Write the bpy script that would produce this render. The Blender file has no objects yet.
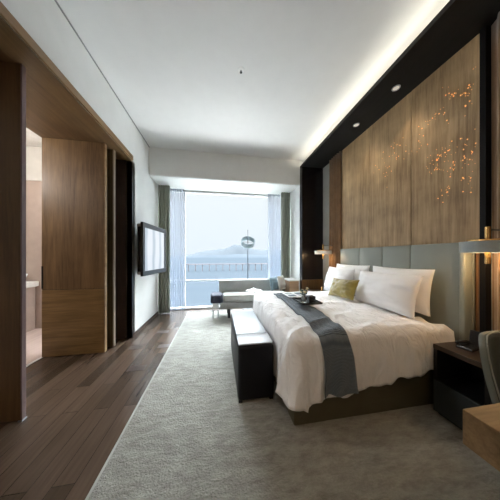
import bpy, bmesh, math, random
from mathutils import Vector, Matrix, noise
random.seed(7)
PI = math.pi
col = bpy.context.scene.collection
sc = bpy.context.scene

# ------------------------------------------------------------------ materials
def nt(name):
    m = bpy.data.materials.new(name); m.use_nodes = True
    n = m.node_tree.nodes; l = m.node_tree.links
    return m, n, l, n['Principled BSDF']
def setv(b, k, v):
    if k in b.inputs: b.inputs[k].default_value = v
def c4(c): return (c[0], c[1], c[2], 1)
def plain(name, c, rough=.6, metal=0, noise_amt=.06, nscale=6, bump=0, bscale=80, spec=.5, sheen=0, coat=0):
    m, n, l, b = nt(name)
    tc = n.new('ShaderNodeTexCoord'); nz = n.new('ShaderNodeTexNoise'); nz.inputs['Scale'].default_value = nscale
    nz.inputs['Detail'].default_value = 5
    l.new(tc.outputs['Object'], nz.inputs['Vector'])
    r = n.new('ShaderNodeValToRGB')
    r.color_ramp.elements[0].position = .3; r.color_ramp.elements[1].position = .7
    r.color_ramp.elements[0].color = c4([x*(1-noise_amt) for x in c]); r.color_ramp.elements[1].color = c4([min(1, x*(1+noise_amt)) for x in c])
    l.new(nz.outputs['Fac'], r.inputs['Fac']); l.new(r.outputs['Color'], b.inputs['Base Color'])
    setv(b, 'Roughness', rough); setv(b, 'Metallic', metal); setv(b, 'Specular IOR Level', spec)
    if sheen: setv(b, 'Sheen Weight', sheen)
    if coat: setv(b, 'Coat Weight', coat); setv(b, 'Coat Roughness', .08)
    if bump:
        n2 = n.new('ShaderNodeTexNoise'); n2.inputs['Scale'].default_value = bscale; n2.inputs['Detail'].default_value = 3
        l.new(tc.outputs['Object'], n2.inputs['Vector'])
        bp = n.new('ShaderNodeBump'); bp.inputs['Strength'].default_value = bump; bp.inputs['Distance'].default_value = .01
        l.new(n2.outputs['Fac'], bp.inputs['Height']); l.new(bp.outputs['Normal'], b.inputs['Normal'])
    return m
def wood(name, ca, cb, axis='z', sc_=1.0, rough=.45, mott=.25, fine=60, spec=.5):
    """grain runs along the given axis"""
    m, n, l, b = nt(name)
    tc = n.new('ShaderNodeTexCoord'); mp = n.new('ShaderNodeMapping')
    s = [1, 1, 1]; s['xyz'.index(axis)] = .06
    mp.inputs['Scale'].default_value = s
    l.new(tc.outputs['Object'], mp.inputs['Vector'])
    nz = n.new('ShaderNodeTexNoise'); nz.inputs['Scale'].default_value = fine*sc_; nz.inputs['Detail'].default_value = 6; nz.inputs['Roughness'].default_value = .65
    nw = n.new('ShaderNodeTexNoise'); nw.inputs['Scale'].default_value = 9*sc_; nw.inputs['Detail'].default_value = 3; nw.inputs['Distortion'].default_value = 1.2
    l.new(mp.outputs['Vector'], nz.inputs['Vector']); l.new(mp.outputs['Vector'], nw.inputs['Vector'])
    nm = n.new('ShaderNodeTexNoise'); nm.inputs['Scale'].default_value = 2.5*sc_; nm.inputs['Detail'].default_value = 4
    l.new(tc.outputs['Object'], nm.inputs['Vector'])
    a1 = n.new('ShaderNodeMath'); a1.operation = 'ADD'; l.new(nz.outputs['Fac'], a1.inputs[0]); l.new(nw.outputs['Fac'], a1.inputs[1])
    a2 = n.new('ShaderNodeMath'); a2.operation = 'MULTIPLY_ADD'; a2.inputs[1].default_value = mott*2
    l.new(nm.outputs['Fac'], a2.inputs[0]); l.new(a1.outputs[0], a2.inputs[2])
    mr = n.new('ShaderNodeMapRange'); mr.inputs['From Min'].default_value = .75+mott*.7; mr.inputs['From Max'].default_value = 1.25+mott*1.3
    l.new(a2.outputs[0], mr.inputs['Value'])
    r = n.new('ShaderNodeValToRGB'); r.color_ramp.elements[0].color = c4(ca); r.color_ramp.elements[1].color = c4(cb)
    l.new(mr.outputs[0], r.inputs['Fac']); l.new(r.outputs['Color'], b.inputs['Base Color'])
    setv(b, 'Roughness', rough); setv(b, 'Specular IOR Level', spec)
    bp = n.new('ShaderNodeBump'); bp.inputs['Strength'].default_value = .12; bp.inputs['Distance'].default_value = .004
    l.new(nz.outputs['Fac'], bp.inputs['Height']); l.new(bp.outputs['Normal'], b.inputs['Normal'])
    return m
def emit(name, c, s):
    m, n, l, b = nt(name)
    setv(b, 'Base Color', c4(c)); setv(b, 'Emission Color', c4(c)); setv(b, 'Emission Strength', s)
    return m

M = {}
M['white'] = plain('wall_paint', (.82, .83, .82), .7, noise_amt=.02, bump=.05)
M['reveal'] = plain('reveal_paint', (.80, .82, .80), .6, noise_amt=.02)
M['ceil'] = plain('ceiling_paint', (.72, .72, .715), .8, noise_amt=.015)
M['bulk'] = plain('bulkhead_paint', (.74, .74, .72), .7, noise_amt=.02)
M['groove'] = plain('shadow_gap', (.25, .26, .26), .8)
M['door_wood'] = wood('walnut_door', (.095, .052, .021), (.235, .140, .062), 'z', 1, .42)
M['door_wood_h'] = wood('walnut_rail', (.15, .085, .030), (.34, .208, .080), 'x', 1, .42)
M['pillar_wood'] = wood('dark_walnut', (.065, .036, .014), (.145, .082, .032), 'z', 1, .4)
M['portal_wood'] = wood('portal_veneer', (.085, .048, .020), (.18, .108, .048), 'y', 1, .32)
M['trim_wood'] = wood('oak_trim', (.22, .13, .055), (.34, .21, .10), 'y', 1, .45)
M['dark_jamb'] = wood('dark_jamb', (.03, .018, .014), (.07, .042, .032), 'z', 1, .45)
M['black_wood'] = wood('black_stained_oak', (.004, .004, .004), (.012, .010, .009), 'y', 1, .55, spec=.25)
M['panel_wood'] = wood('grey_brown_veneer', (.19, .118, .054), (.54, .37, .195), 'z', 1.1, .45, mott=.55, fine=45)
M['black'] = plain('black_paint', (.006, .006, .007), .6, spec=.2)
M['column'] = plain('black_lacquer', (.010, .008, .009), .25, spec=.35)
M['grey_wall'] = plain('grey_wall', (.36, .37, .35), .6)
M['lead'] = plain('sage_leather', (.27, .295, .265), .42, noise_amt=.08, nscale=3, bump=.1, bscale=120)
M['base'] = plain('olive_leather', (.092, .080, .046), .5, noise_amt=.1, bump=.1, bscale=120)
M['duvet'] = plain('white_cotton', (.86, .86, .87), .75, noise_amt=.01, bump=.08, bscale=25, sheen=.2)
M['pillow'] = plain('white_pillow_cotton', (.87, .87, .88), .75, noise_amt=.01, bump=.06, bscale=20, sheen=.2)
M['mattress'] = plain('mattress_ticking', (.7, .7, .68), .8)
M['olive'] = plain('olive_satin', (.27, .205, .028), .38, noise_amt=.25, nscale=5, sheen=.5)
M['bench_body'] = plain('black_leather', (.004, .0045, .008), .45, spec=.25, noise_amt=.1, bump=.08)
M['bench_pad'] = plain('pale_blue_leather', (.34, .38, .41), .33, noise_amt=.05, bump=.06)
M['sofa'] = plain('silver_grey_fabric', (.50, .52, .50), .5, noise_amt=.06, sheen=.2)
M['sofa_back'] = plain('grey_fabric', (.42, .44, .42), .6, noise_amt=.06, sheen=.2)
M['sofa_base'] = plain('grey_base', (.36, .37, .36), .6)
M['navy'] = plain('navy_wool', (.03, .035, .06), .8, noise_amt=.4, nscale=40)
M['blue_fab'] = plain('blue_fabric', (.20, .30, .36), .7, sheen=.3)
M['grey_fab'] = plain('oatmeal_fabric', (.46, .45, .41), .7, sheen=.3)
M['brass'] = plain('brass', (.68, .42, .16), .25, metal=1)
M['steel'] = plain('steel', (.5, .53, .55), .28, metal=1)
M['dark_metal'] = plain('dark_metal', (.05, .055, .06), .35, metal=1)
M['shade'] = plain('grey_lamp_shade', (.33, .38, .39), .45, noise_amt=.08, nscale=20)
M['pale_shade'] = plain('white_lamp_shade', (.75, .73, .66), .5)
M['ring_shade'] = plain('blue_grey_shade', (.30, .40, .45), .45)
M['night'] = plain('black_night_table', (.010, .010, .011), .35, spec=.4)
M['night_top'] = wood('espresso_top', (.022, .013, .008), (.05, .03, .018), 'y', 1, .3)
M['drawer'] = plain('slate_lacquer', (.035, .045, .05), .35)
M['desk_wood'] = wood('oak_desk', (.15, .09, .035), (.33, .215, .10), 'x', 1.4, .4, mott=.3)
M['chair'] = plain('grey_green_leather', (.20, .225, .205), .5, noise_amt=.06, bump=.1)
M['chair_in'] = plain('dark_grey_green_leather', (.09, .10, .088), .5, noise_amt=.06, bump=.1)
M['piping'] = plain('pale_piping', (.38, .39, .36), .5)
M['white_lac'] = plain('white_lacquer', (.82, .83, .82), .3)
M['paper'] = plain('paper', (.8, .82, .84), .7)
M['ink'] = plain('print_ink', (.10, .14, .17), .7)
M['phone'] = plain('black_plastic', (.012, .012, .014), .25)
M['petal'] = plain('cream_petals', (.75, .68, .45), .7)
M['leaf'] = plain('grey_green_leaf', (.07, .13, .12), .6)
M['tan'] = wood('tan_oak', (.34, .22, .13), (.48, .33, .21), 'x', 1, .5)
M['curt'] = plain('sage_curtain_cloth', (.32, .34, .28), .85, noise_amt=.08, sheen=.2)
M['brown_curt'] = plain('brown_curtain_cloth', (.22, .125, .058), .7, noise_amt=.15, sheen=.3)
M['white_frame'] = plain('window_frame_white', (.85, .87, .88), .4)
M['bath_wall'] = plain('bathroom_stone', (.40, .31, .26), .5, noise_amt=.06)
M['bath_top'] = plain('bathroom_paint', (.60, .57, .52), .7)
M['bath_floor'] = wood('bathroom_floor', (.36, .27, .23), (.52, .41, .36), 'y', .6, .35)
M['ceramic'] = plain('white_ceramic', (.85, .86, .85), .15)
M['led'] = emit('warm_led', (1.0, .93, .76), 9)
M['spot'] = emit('spot_lens', (1.0, .9, .8), .2)
M['gold_glow'] = emit('gold_perforation_light', (1.0, .42, .10), .8)
M['lamp_glow'] = emit('lamp_diffuser', (1.0, .72, .38), 2)

def cloth_wrinkles(m):
    n = m.node_tree.nodes; l = m.node_tree.links; b = n['Principled BSDF']
    tc = n.new('ShaderNodeTexCoord'); mp = n.new('ShaderNodeMapping'); mp.inputs['Scale'].default_value = (5, 4, 1.6); mp.inputs['Rotation'].default_value = (0, 0, .5)
    l.new(tc.outputs['Object'], mp.inputs['Vector'])
    nz = n.new('ShaderNodeTexNoise'); nz.inputs['Scale'].default_value = 1.6; nz.inputs['Detail'].default_value = 4; nz.inputs['Roughness'].default_value = .55; nz.inputs['Distortion'].default_value = 1.0
    l.new(mp.outputs['Vector'], nz.inputs['Vector'])
    bp = n.new('ShaderNodeBump'); bp.inputs['Strength'].default_value = .75; bp.inputs['Distance'].default_value = .07
    l.new(nz.outputs['Fac'], bp.inputs['Height']); l.new(bp.outputs['Normal'], b.inputs['Normal'])
cloth_wrinkles(M['duvet'])
def sheer_mat():
    m, n, l, b = nt('sheer_voile')
    out = n['Material Output']; n.remove(b)
    tr = n.new('ShaderNodeBsdfTransparent'); tr.inputs[0].default_value = (1, 1, 1, 1)
    tl = n.new('ShaderNodeBsdfTranslucent'); tl.inputs[0].default_value = (.13, .155, .20, 1)
    df = n.new('ShaderNodeBsdfDiffuse'); df.inputs[0].default_value = (.70, .76, .88, 1)
    m1 = n.new('ShaderNodeMixShader'); m1.inputs[0].default_value = .5
    l.new(df.outputs[0], m1.inputs[1]); l.new(tl.outputs[0], m1.inputs[2])
    m2 = n.new('ShaderNodeMixShader'); m2.inputs[0].default_value = .55
    l.new(tr.outputs[0], m2.inputs[1]); l.new(m1.outputs[0], m2.inputs[2]); l.new(m2.outputs[0], out.inputs[0])
    return m
M['sheer'] = sheer_mat()
def glass_mat():
    m, n, l, b = nt('window_glass')
    out = n['Material Output']; n.remove(b)
    tr = n.new('ShaderNodeBsdfTransparent'); tr.inputs[0].default_value = (.97, .985, .99, 1)
    gl = n.new('ShaderNodeBsdfGlossy'); gl.inputs['Roughness'].default_value = .02
    lw = n.new('ShaderNodeLayerWeight'); lw.inputs[0].default_value = .12
    mx = n.new('ShaderNodeMixShader'); l.new(lw.outputs['Fresnel'], mx.inputs[0])
    l.new(tr.outputs[0], mx.inputs[1]); l.new(gl.outputs[0], mx.inputs[2]); l.new(mx.outputs[0], out.inputs[0])
    return m
M['glass'] = glass_mat()
def vase_glass():
    m, n, l, b = nt('vase_glass')
    setv(b, 'Base Color', (.9, .95, .95, 1)); setv(b, 'Roughness', .05); setv(b, 'Transmission Weight', .9); setv(b, 'IOR', 1.3)
    return m
M['vase'] = vase_glass()
def floor_mat():
    m, n, l, b = nt('walnut_planks')
    tc = n.new('ShaderNodeTexCoord'); mp = n.new('ShaderNodeMapping'); mp.inputs['Rotation'].default_value = (0, 0, PI/2)
    l.new(tc.outputs['Object'], mp.inputs['Vector'])
    br = n.new('ShaderNodeTexBrick'); br.inputs['Scale'].default_value = 1
    br.inputs['Brick Width'].default_value = .95; br.inputs['Row Height'].default_value = .125
    br.inputs['Mortar Size'].default_value = .0018; br.inputs['Bias'].default_value = 0
    br.offset = .37
    br.inputs['Color1'].default_value = (.050, .033, .022, 1); br.inputs['Color2'].default_value = (.120, .080, .056, 1); br.inputs['Mortar'].default_value = (.02, .012, .009, 1)
    l.new(mp.outputs['Vector'], br.inputs['Vector'])
    mp2 = n.new('ShaderNodeMapping'); mp2.inputs['Scale'].default_value = (1, .07, 1); l.new(tc.outputs['Object'], mp2.inputs['Vector'])
    nz = n.new('ShaderNodeTexNoise'); nz.inputs['Scale'].default_value = 40; nz.inputs['Detail'].default_value = 6; l.new(mp2.outputs['Vector'], nz.inputs['Vector'])
    mx = n.new('ShaderNodeMixRGB'); mx.blend_type = 'MULTIPLY'; mx.inputs[0].default_value = .55
    rr = n.new('ShaderNodeValToRGB'); rr.color_ramp.elements[0].position = .3; rr.color_ramp.elements[1].position = .7
    rr.color_ramp.elements[0].color = (.45, .42, .4, 1); rr.color_ramp.elements[1].color = (1, 1, 1, 1)
    l.new(nz.outputs['Fac'], rr.inputs['Fac']); l.new(br.outputs['Color'], mx.inputs[1]); l.new(rr.outputs['Color'], mx.inputs[2])
    l.new(mx.outputs[0], b.inputs['Base Color'])
    setv(b, 'Roughness', .27); setv(b, 'Specular IOR Level', .5)
    bp = n.new('ShaderNodeBump'); bp.inputs['Strength'].default_value = .25; bp.inputs['Distance'].default_value = .004
    l.new(rr.outputs['Color'], bp.inputs['Height']); l.new(bp.outputs['Normal'], b.inputs['Normal'])
    return m
M['floor'] = floor_mat()
def rug_mat():
    m, n, l, b = nt('rug_pile')
    tc = n.new('ShaderNodeTexCoord'); mp = n.new('ShaderNodeMapping'); mp.inputs['Scale'].default_value = (.55, 1.5, 1); mp.inputs['Rotation'].default_value = (0, 0, .25)
    l.new(tc.outputs['Object'], mp.inputs['Vector'])
    nz = n.new('ShaderNodeTexNoise'); nz.inputs['Scale'].default_value = 13; nz.inputs['Detail'].default_value = 9; nz.inputs['Roughness'].default_value = .8; nz.inputs['Distortion'].default_value = .25
    l.new(mp.outputs['Vector'], nz.inputs['Vector'])
    r = n.new('ShaderNodeValToRGB')
    e = r.color_ramp.elements; e[0].position = .33; e[0].color = (.19, .19, .165, 1); e[1].position = .66; e[1].color = (.42, .425, .39, 1)
    l.new(nz.outputs['Fac'], r.inputs['Fac']); l.new(r.outputs['Color'], b.inputs['Base Color'])
    n2 = n.new('ShaderNodeTexNoise'); n2.inputs['Scale'].default_value = 90; n2.inputs['Detail'].default_value = 4
    l.new(tc.outputs['Object'], n2.inputs['Vector'])
    ad = n.new('ShaderNodeMath'); ad.operation = 'ADD'; l.new(nz.outputs['Fac'], ad.inputs[0]); l.new(n2.outputs['Fac'], ad.inputs[1])
    bp = n.new('ShaderNodeBump'); bp.inputs['Strength'].default_value = .7; bp.inputs['Distance'].default_value = .02
    l.new(ad.outputs[0], bp.inputs['Height']); l.new(bp.outputs['Normal'], b.inputs['Normal'])
    setv(b, 'Roughness', .95); setv(b, 'Specular IOR Level', .15); setv(b, 'Sheen Weight', .25)
    return m
M['rug'] = rug_mat()
def knit_mat():
    m, n, l, b = nt('blue_grey_knit')
    tc = n.new('ShaderNodeTexCoord')
    uv = n.new('ShaderNodeUVMap')
    w = n.new('ShaderNodeTexWave'); w.inputs['Scale'].default_value = 5.5; w.bands_direction = 'Y'; w.inputs['Distortion'].default_value = .8; w.inputs['Detail'].default_value = 2
    w2 = n.new('ShaderNodeTexWave'); w2.inputs['Scale'].default_value = 12; w2.bands_direction = 'X'; w2.inputs['Distortion'].default_value = 1.0
    l.new(uv.outputs[0], w.inputs['Vector']); l.new(uv.outputs[0], w2.inputs['Vector'])
    mm = n.new('ShaderNodeMath'); mm.operation = 'MULTIPLY'; l.new(w.outputs['Fac'], mm.inputs[0]); l.new(w2.outputs['Fac'], mm.inputs[1])
    r = n.new('ShaderNodeValToRGB'); r.color_ramp.elements[0].color = (.070, .100, .135, 1); r.color_ramp.elements[1].color = (.25, .33, .40, 1)
    l.new(mm.outputs[0], r.inputs['Fac']); l.new(r.outputs['Color'], b.inputs['Base Color'])
    bp = n.new('ShaderNodeBump'); bp.inputs['Strength'].default_value = .8; bp.inputs['Distance'].default_value = .01
    l.new(mm.outputs[0], bp.inputs['Height']); l.new(bp.outputs['Normal'], b.inputs['Normal'])
    setv(b, 'Roughness', .85); setv(b, 'Sheen Weight', .3)
    return m
M['knit'] = knit_mat()
def screen_mat():
    m, n, l, b = nt('lit_tv_screen')
    tc = n.new('ShaderNodeTexCoord')
    w = n.new('ShaderNodeTexWave'); w.bands_direction = 'Y'; w.inputs['Scale'].default_value = 1.1; w.inputs['Distortion'].default_value = 2.0
    l.new(tc.outputs['Object'], w.inputs['Vector'])
    r = n.new('ShaderNodeValToRGB'); r.color_ramp.elements[0].color = (.50, .58, .66, 1); r.color_ramp.elements[1].color = (.80, .85, .92, 1)
    r.color_ramp.elements[1].position = .55
    l.new(w.outputs['Fac'], r.inputs['Fac'])
    setv(b, 'Base Color', (.02, .02, .02, 1)); setv(b, 'Roughness', .12)
    l.new(r.outputs['Color'], b.inputs['Emission Color']); setv(b, 'Emission Strength', .6)
    return m
M['screen'] = screen_mat()
def sea_mat():
    m, n, l, b = nt('sea_water')
    tc = n.new('ShaderNodeTexCoord'); mp = n.new('ShaderNodeMapping'); mp.inputs['Scale'].default_value = (.01, .03, .01)
    l.new(tc.outputs['Object'], mp.inputs['Vector'])
    nz = n.new('ShaderNodeTexNoise'); nz.inputs['Scale'].default_value = 1; nz.inputs['Detail'].default_value = 4; l.new(mp.outputs['Vector'], nz.inputs['Vector'])
    r = n.new('ShaderNodeValToRGB'); r.color_ramp.elements[0].color = (.0135, .0172, .0212, 1); r.color_ramp.elements[1].color = (.0162, .0200, .0238, 1)
    l.new(nz.outputs['Fac'], r.inputs['Fac']); l.new(r.outputs['Color'], b.inputs['Base Color'])
    setv(b, 'Roughness', .6); setv(b, 'Specular IOR Level', 0)
    return m
M['sea'] = sea_mat()
M['mount'] = plain('haze_tinted_rock', (.0195, .0235, .0278), .95, spec=0, noise_amt=.08, nscale=.002)  # aerial haze is put into the rock colour of both ridges
M['mount_far'] = plain('haze_tinted_far_rock', (.0215, .0250, .0285), .95, spec=0, noise_amt=.04, nscale=.002)
M['bridge'] = plain('pale_concrete', (.075, .062, .062), .9, spec=0)

# ------------------------------------------------------------------ geometry helpers
class G:
    def __init__(s): s.bm = bmesh.new()
    def box(s, x0, x1, y0, y1, z0, z1, bev=0, seg=2, mat=None):
        r = bmesh.ops.create_cube(s.bm, size=1)
        vs = r['verts']
        for v in vs:
            v.co = Vector(((x0+x1)/2+v.co.x*(x1-x0), (y0+y1)/2+v.co.y*(y1-y0), (z0+z1)/2+v.co.z*(z1-z0)))
        if bev:
            es = list({e for v in vs for e in v.link_edges})
            rb = bmesh.ops.bevel(s.bm, geom=es, offset=bev, segments=seg, profile=.5, affect='EDGES')
        return s
    def obox(s, c, size, mat3, bev=0):
        before = set(s.bm.verts)
        s.box(-size[0]/2, size[0]/2, -size[1]/2, size[1]/2, -size[2]/2, size[2]/2, bev)
        for v in set(s.bm.verts)-before: v.co = Vector(c)+mat3 @ v.co
        return s
    def lathe(s, prof, c=(0, 0, 0), seg=32, mat3=None):
        rings = []
        for r, z in prof:
            rings.append([s.bm.verts.new(Vector((r*math.cos(2*PI*i/seg), r*math.sin(2*PI*i/seg), z))) for i in range(seg)])
        for a, b in zip(rings, rings[1:]):
            for i in range(seg):
                j = (i+1) % seg
                s.bm.faces.new((a[i], a[j], b[j], b[i]))
        if prof[0][0] > 1e-6: s.bm.faces.new(rings[0][::-1])
        if prof[-1][0] > 1e-6: s.bm.faces.new(rings[-1])
        for rg in rings:
            for v in rg: v.co = Vector(c) + ((mat3 @ v.co) if mat3 else v.co)
        return s
    def ring(s, R, r, h, c, seg=48, mat3=None, bev=0):   # hollow short tube
        prof = [(R, -h/2), (R, h/2), (r, h/2), (r, -h/2)]
        rings = []
        for q, z in prof:
            rings.append([s.bm.verts.new(Vector((q*math.cos(2*PI*i/seg), q*math.sin(2*PI*i/seg), z))) for i in range(seg)])
        for k in range(4):
            a, b = rings[k], rings[(k+1) % 4]
            for i in range(seg):
                j = (i+1) % seg
                s.bm.faces.new((a[i], a[j], b[j], b[i]))
        for rg in rings:
            for v in rg: v.co = Vector(c) + ((mat3 @ v.co) if mat3 else v.co)
        return s
    def tube(s, pts, r, seg=10, r2=None):
        pts = [Vector(p) for p in pts]; rings = []
        for i, p in enumerate(pts):
            t = (pts[min(i+1, len(pts)-1)]-pts[max(i-1, 0)]).normalized()
            up = Vector((0, 0, 1)) if abs(t.z) < .95 else Vector((1, 0, 0))
            a = t.cross(up).normalized(); b = t.cross(a)
            rr = r if r2 is None else r+(r2-r)*i/(len(pts)-1)
            rings.append([s.bm.verts.new(p+a*rr*math.cos(2*PI*k/seg)+b*rr*math.sin(2*PI*k/seg)) for k in range(seg)])
        for a, b in zip(rings, rings[1:]):
            for i in range(seg):
                j = (i+1) % seg; s.bm.faces.new((a[i], a[j], b[j], b[i]))
        s.bm.faces.new(rings[0][::-1]); s.bm.faces.new(rings[-1])
        return s
    def prism(s, poly, z0, z1, axis='z'):
        def P(a, b, c): return {'z': (a, b, c), 'y': (a, c, b), 'x': (c, a, b)}[axis]
        lo = [s.bm.verts.new(P(a, b, z0)) for a, b in poly]; hi = [s.bm.verts.new(P(a, b, z1)) for a, b in poly]
        s.bm.faces.new(lo[::-1]); s.bm.faces.new(hi)
        n = len(poly)
        for i in range(n):
            j = (i+1) % n; s.bm.faces.new((lo[i], lo[j], hi[j], hi[i]))
        return s
    def grid(s, f, nu, nv, uv=False, close_u=False):
        vs = [[s.bm.verts.new(f(i/nu, j/nv)) for j in range(nv+1)] for i in range(nu if close_u else nu+1)]
        L = s.bm.loops.layers.uv.verify() if uv else None
        for i in range(nu):
            for j in range(nv):
                i2 = (i+1) % nu if close_u else i+1
                fc = s.bm.faces.new((vs[i][j], vs[i2][j], vs[i2][j+1], vs[i][j+1]))
                if uv:
                    for lp, (a, b) in zip(fc.loops, ((i, j), (i+1, j), (i+1, j+1), (i, j+1))): lp[L].uv = (a/nu*uv[0], b/nv*uv[1])
        return s
    def ball(s, c, r, sub=2, sq=(1, 1, 1), jit=0):
        res = bmesh.ops.create_icosphere(s.bm, subdivisions=sub, radius=1)
        for v in res['verts']:
            k = 1+jit*noise.noise(v.co*2.3+Vector(c)*7)
            v.co = Vector(c)+Vector((v.co.x*r*sq[0]*k, v.co.y*r*sq[1]*k, v.co.z*r*sq[2]*k))
        return s
    def build(s, name, mat, parent=None, smooth=False, origin=None, solid=0, subsurf=0):
        bmesh.ops.recalc_face_normals(s.bm, faces=s.bm.faces)
        me = bpy.data.meshes.new(name)
        if origin is None and parent is None:
            xs = [v.co for v in s.bm.verts]
            origin = Vector(((min(v.x for v in xs)+max(v.x for v in xs))/2, (min(v.y for v in xs)+max(v.y for v in xs))/2, min(v.z for v in xs)))
        if parent is not None: origin = world_loc(parent)
        origin = Vector(origin)
        bmesh.ops.translate(s.bm, verts=s.bm.verts, vec=-origin)
        s.bm.to_mesh(me); s.bm.free()
        me.materials.append(M[mat] if isinstance(mat, str) else mat)
        if smooth:
            for p in me.polygons: p.use_smooth = True
        o = bpy.data.objects.new(name, me); col.objects.link(o)
        if parent is None: o.location = origin
        else: o.parent = parent
        if smooth == 'auto' :
            md = o.modifiers.new('edge', 'EDGE_SPLIT'); md.split_angle = math.radians(35)
        if solid:
            md = o.modifiers.new('thick', 'SOLIDIFY'); md.thickness = solid; md.offset = -1
        if subsurf:
            md = o.modifiers.new('sub', 'SUBSURF'); md.levels = subsurf; md.render_levels = subsurf
        return o
def world_loc(o):
    v = Vector((0, 0, 0))
    while o is not None:
        v += Vector(o.location); o = o.parent
    return v
def thing(name, label, cat, loc, group=None):
    o = bpy.data.objects.new(name, None); col.objects.link(o); o.location = loc
    o.empty_display_size = .05
    return tag(o, label, cat, group)
def tag(o, label, cat, group=None):
    o['label'] = label; o['category'] = cat
    if group: o['group'] = group
    return o
def struct(o): o['kind'] = 'structure'; return o
def B(*a, **k): return G().box(*a, **k)

# ------------------------------------------------------------------ room
LW, CZ, YB, YF = -1.464, 3.716, -3.0, 4.226
ND = 2.47
struct(B(-2.41, 2.62, YB-.1, 4.226, -.1, 0).build('floor', 'floor', origin=(0, 0, 0)))
struct(B(LW, 2.62, 4.226, 5.2, -.1, 0).build('floor_window_bay', 'floor', origin=(0, 0, 0)))
# thin dark rectangles on the floor planks
for k, (x, y) in enumerate(((-1.01, 2.51), (-1.02, 3.63), (-.83, 3.06), (-1.25, 3.08))):
    struct(B(x-.1, x+.1, y-.055, y+.055, 0, .003).build('trim_%d' % (k+10), 'dark_jamb'))
# walls
wl = G(); wl.box(LW-.08, LW, 3.446, 5.25, 0, CZ); wl.box(LW-.08, LW, YB, 3.446, 3.03, CZ); wl.box(LW-.08, LW, YB, -1.2, 0, 3.03)
struct(wl.build('wall_left', 'white'))
struct(B(LW-.02, LW+.012, 3.46, 4.86, 0.001, .06).build('baseboard_left', 'dark_jamb'))
struct(B(LW-.08, 2.62, YB-.1, YB, 0, CZ).build('wall_back', 'white'))
struct(B(ND, ND+.12, YB, 4.226, 0, CZ+.3).build('wall_right', 'grey_wall'))
struct(B(1.925, ND+.12, 4.226, 5.25, 0, CZ).build('wall_window_pier', 'reveal'))
ce = G(); ce.box(LW-.08, 2.62, YB-.1, 5.6, CZ, CZ+.1)  # outer overhang past the window added to keep the sun off it
struct(ce.build('ceiling', 'ceil'))
struct(B(LW, LW+.012, YB, 4.226, CZ-.012, CZ-.001).build('trim_1', 'groove'))
bk = G(); bk.box(LW, 1.925, YF, 5.25, 3.132, CZ)
struct(bk.build('wall_bulkhead', 'bulk'))
struct(B(LW+.002, 1.924, YF+.02, 5.02, 3.118, 3.131).build('trim_2', 'reveal'))
# dark soffit over the bed niche with its cove lip
so = G(); so.box(1.925, ND, YB, 4.2, 3.51, 3.532); so.box(1.925, 1.945, YB, 4.2, 3.532, 3.562)
struct(so.build('ceiling_soffit', 'black_wood', origin=(2, 0, 3.55)))
led = tag(B(1.99, 2.01, YB+.2, 4.1, 3.533, 3.572).build('cove_light_strip', 'led'), 'warm white light strip lying in the cove above the dark soffit', 'light strip')
# dark column closing the niche
cl = B(1.93, ND, 4.1, 4.22, 0, 3.509, bev=.004).build('wall_column', 'column'); struct(cl)
struct(B(1.93, 2.46, 4.085, 4.099, .0, .84).build('trim_3', 'pillar_wood'))

# bathroom and sliding door portal
struct(B(LW-.082, LW+.004, -1.2, 3.45, 3.016, 3.030).build('trim_7', 'portal_wood'))
struct(B(-6, -2.41, -1.5, 4.35, -.1, 0.0).build('floor_bathroom', 'bath_floor'))
struct(B(-2.425, -2.395, -1.2, 3.44, 0, .008).build('trim_4', 'white_lac'))
struct(B(-6, -2.4, 4.2, 4.35, 0, 2.85).build('wall_bathroom_back', 'bath_wall'))
struct(B(-6, -2.4, 4.19, 4.35, 2.85, 3.5).build('wall_bathroom_upper', 'bath_top'))
struct(B(-6.1, -6, -1.5, 4.35, 0, 3.5).build('wall_bathroom_left', 'bath_top'))
struct(B(-6.1, -1.55, -1.6, -1.5, 0, 3.5).build('wall_bathroom_near', 'bath_top'))
struct(B(-6.1, -2.41, -1.6, 4.35, 3.5, 3.6).build('ceiling_bathroom', 'bath_top'))
struct(B(-2.41, LW-.08, -1.5, 3.55, 3.03, 3.12).build('ceiling_portal', 'portal_wood'))
struct(B(-2.41, -2.38, -1.5, 3.5, 3.12, 3.5).build('wall_portal_upstand', 'bath_top'))
struct(B(-2.4, LW, 3.446, 3.55, 0, 3.03).build('wall_portal_end', 'dark_jamb'))
struct(B(LW-.004, LW+.018, -1.2, 3.45, 3.035, 3.11).build('trim_5', 'trim_wood'))
struct(B(LW-.03, LW+.006, 3.452, 3.462, 0, 3.034).build('trim_6', 'steel'))

d1 = thing('sliding_door', 'tall dark walnut sliding door edge nearest the camera on the far left', 'door', (-2.2, 1.9, 0))
B(-2.85, -1.655, 1.86, 1.90, .012, 3.025, bev=.003).build('door_leaf', 'pillar_wood', d1)
B(-1.655, -1.645, 1.862, 1.898, .012, 3.025).build('edge_strip', plain('lit_edge_tint', (.16, .10, .10), .4), d1)  # purplish light on the leaf's narrow face is put into its colour
B(-1.67, -1.64, 1.858, 1.902, .001, .012).build('floor_guide', 'steel', d1)
d2 = thing('sliding_door', 'walnut sliding door with horizontal grain rail across its lower third, facing the room', 'door', (-2.0, 3.0, 0))
B(-2.395, -1.634, 2.97, 3.03, .936, 3.026, bev=.002).build('upper_panel', 'door_wood', d2)
B(-2.395, -1.634, 2.97, 3.03, .012, .930, bev=.002).build('lower_panel', 'door_wood_h', d2)
B(-2.392, -1.637, 2.976, 3.024, .930, .936).build('joint', 'black', d2)
B(-2.396, -2.378, 2.966, 2.972, .95, 1.26).build('handle', 'black', d2)
B(-1.634, -1.622, 2.972, 3.028, .012, 3.026).build('edge_strip', 'trim_wood', d2)
d3 = thing('sliding_door', 'recessed olive brown sliding door leaf with a pale edge behind the walnut door', 'door', (-2.0, 3.15, 0))
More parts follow.
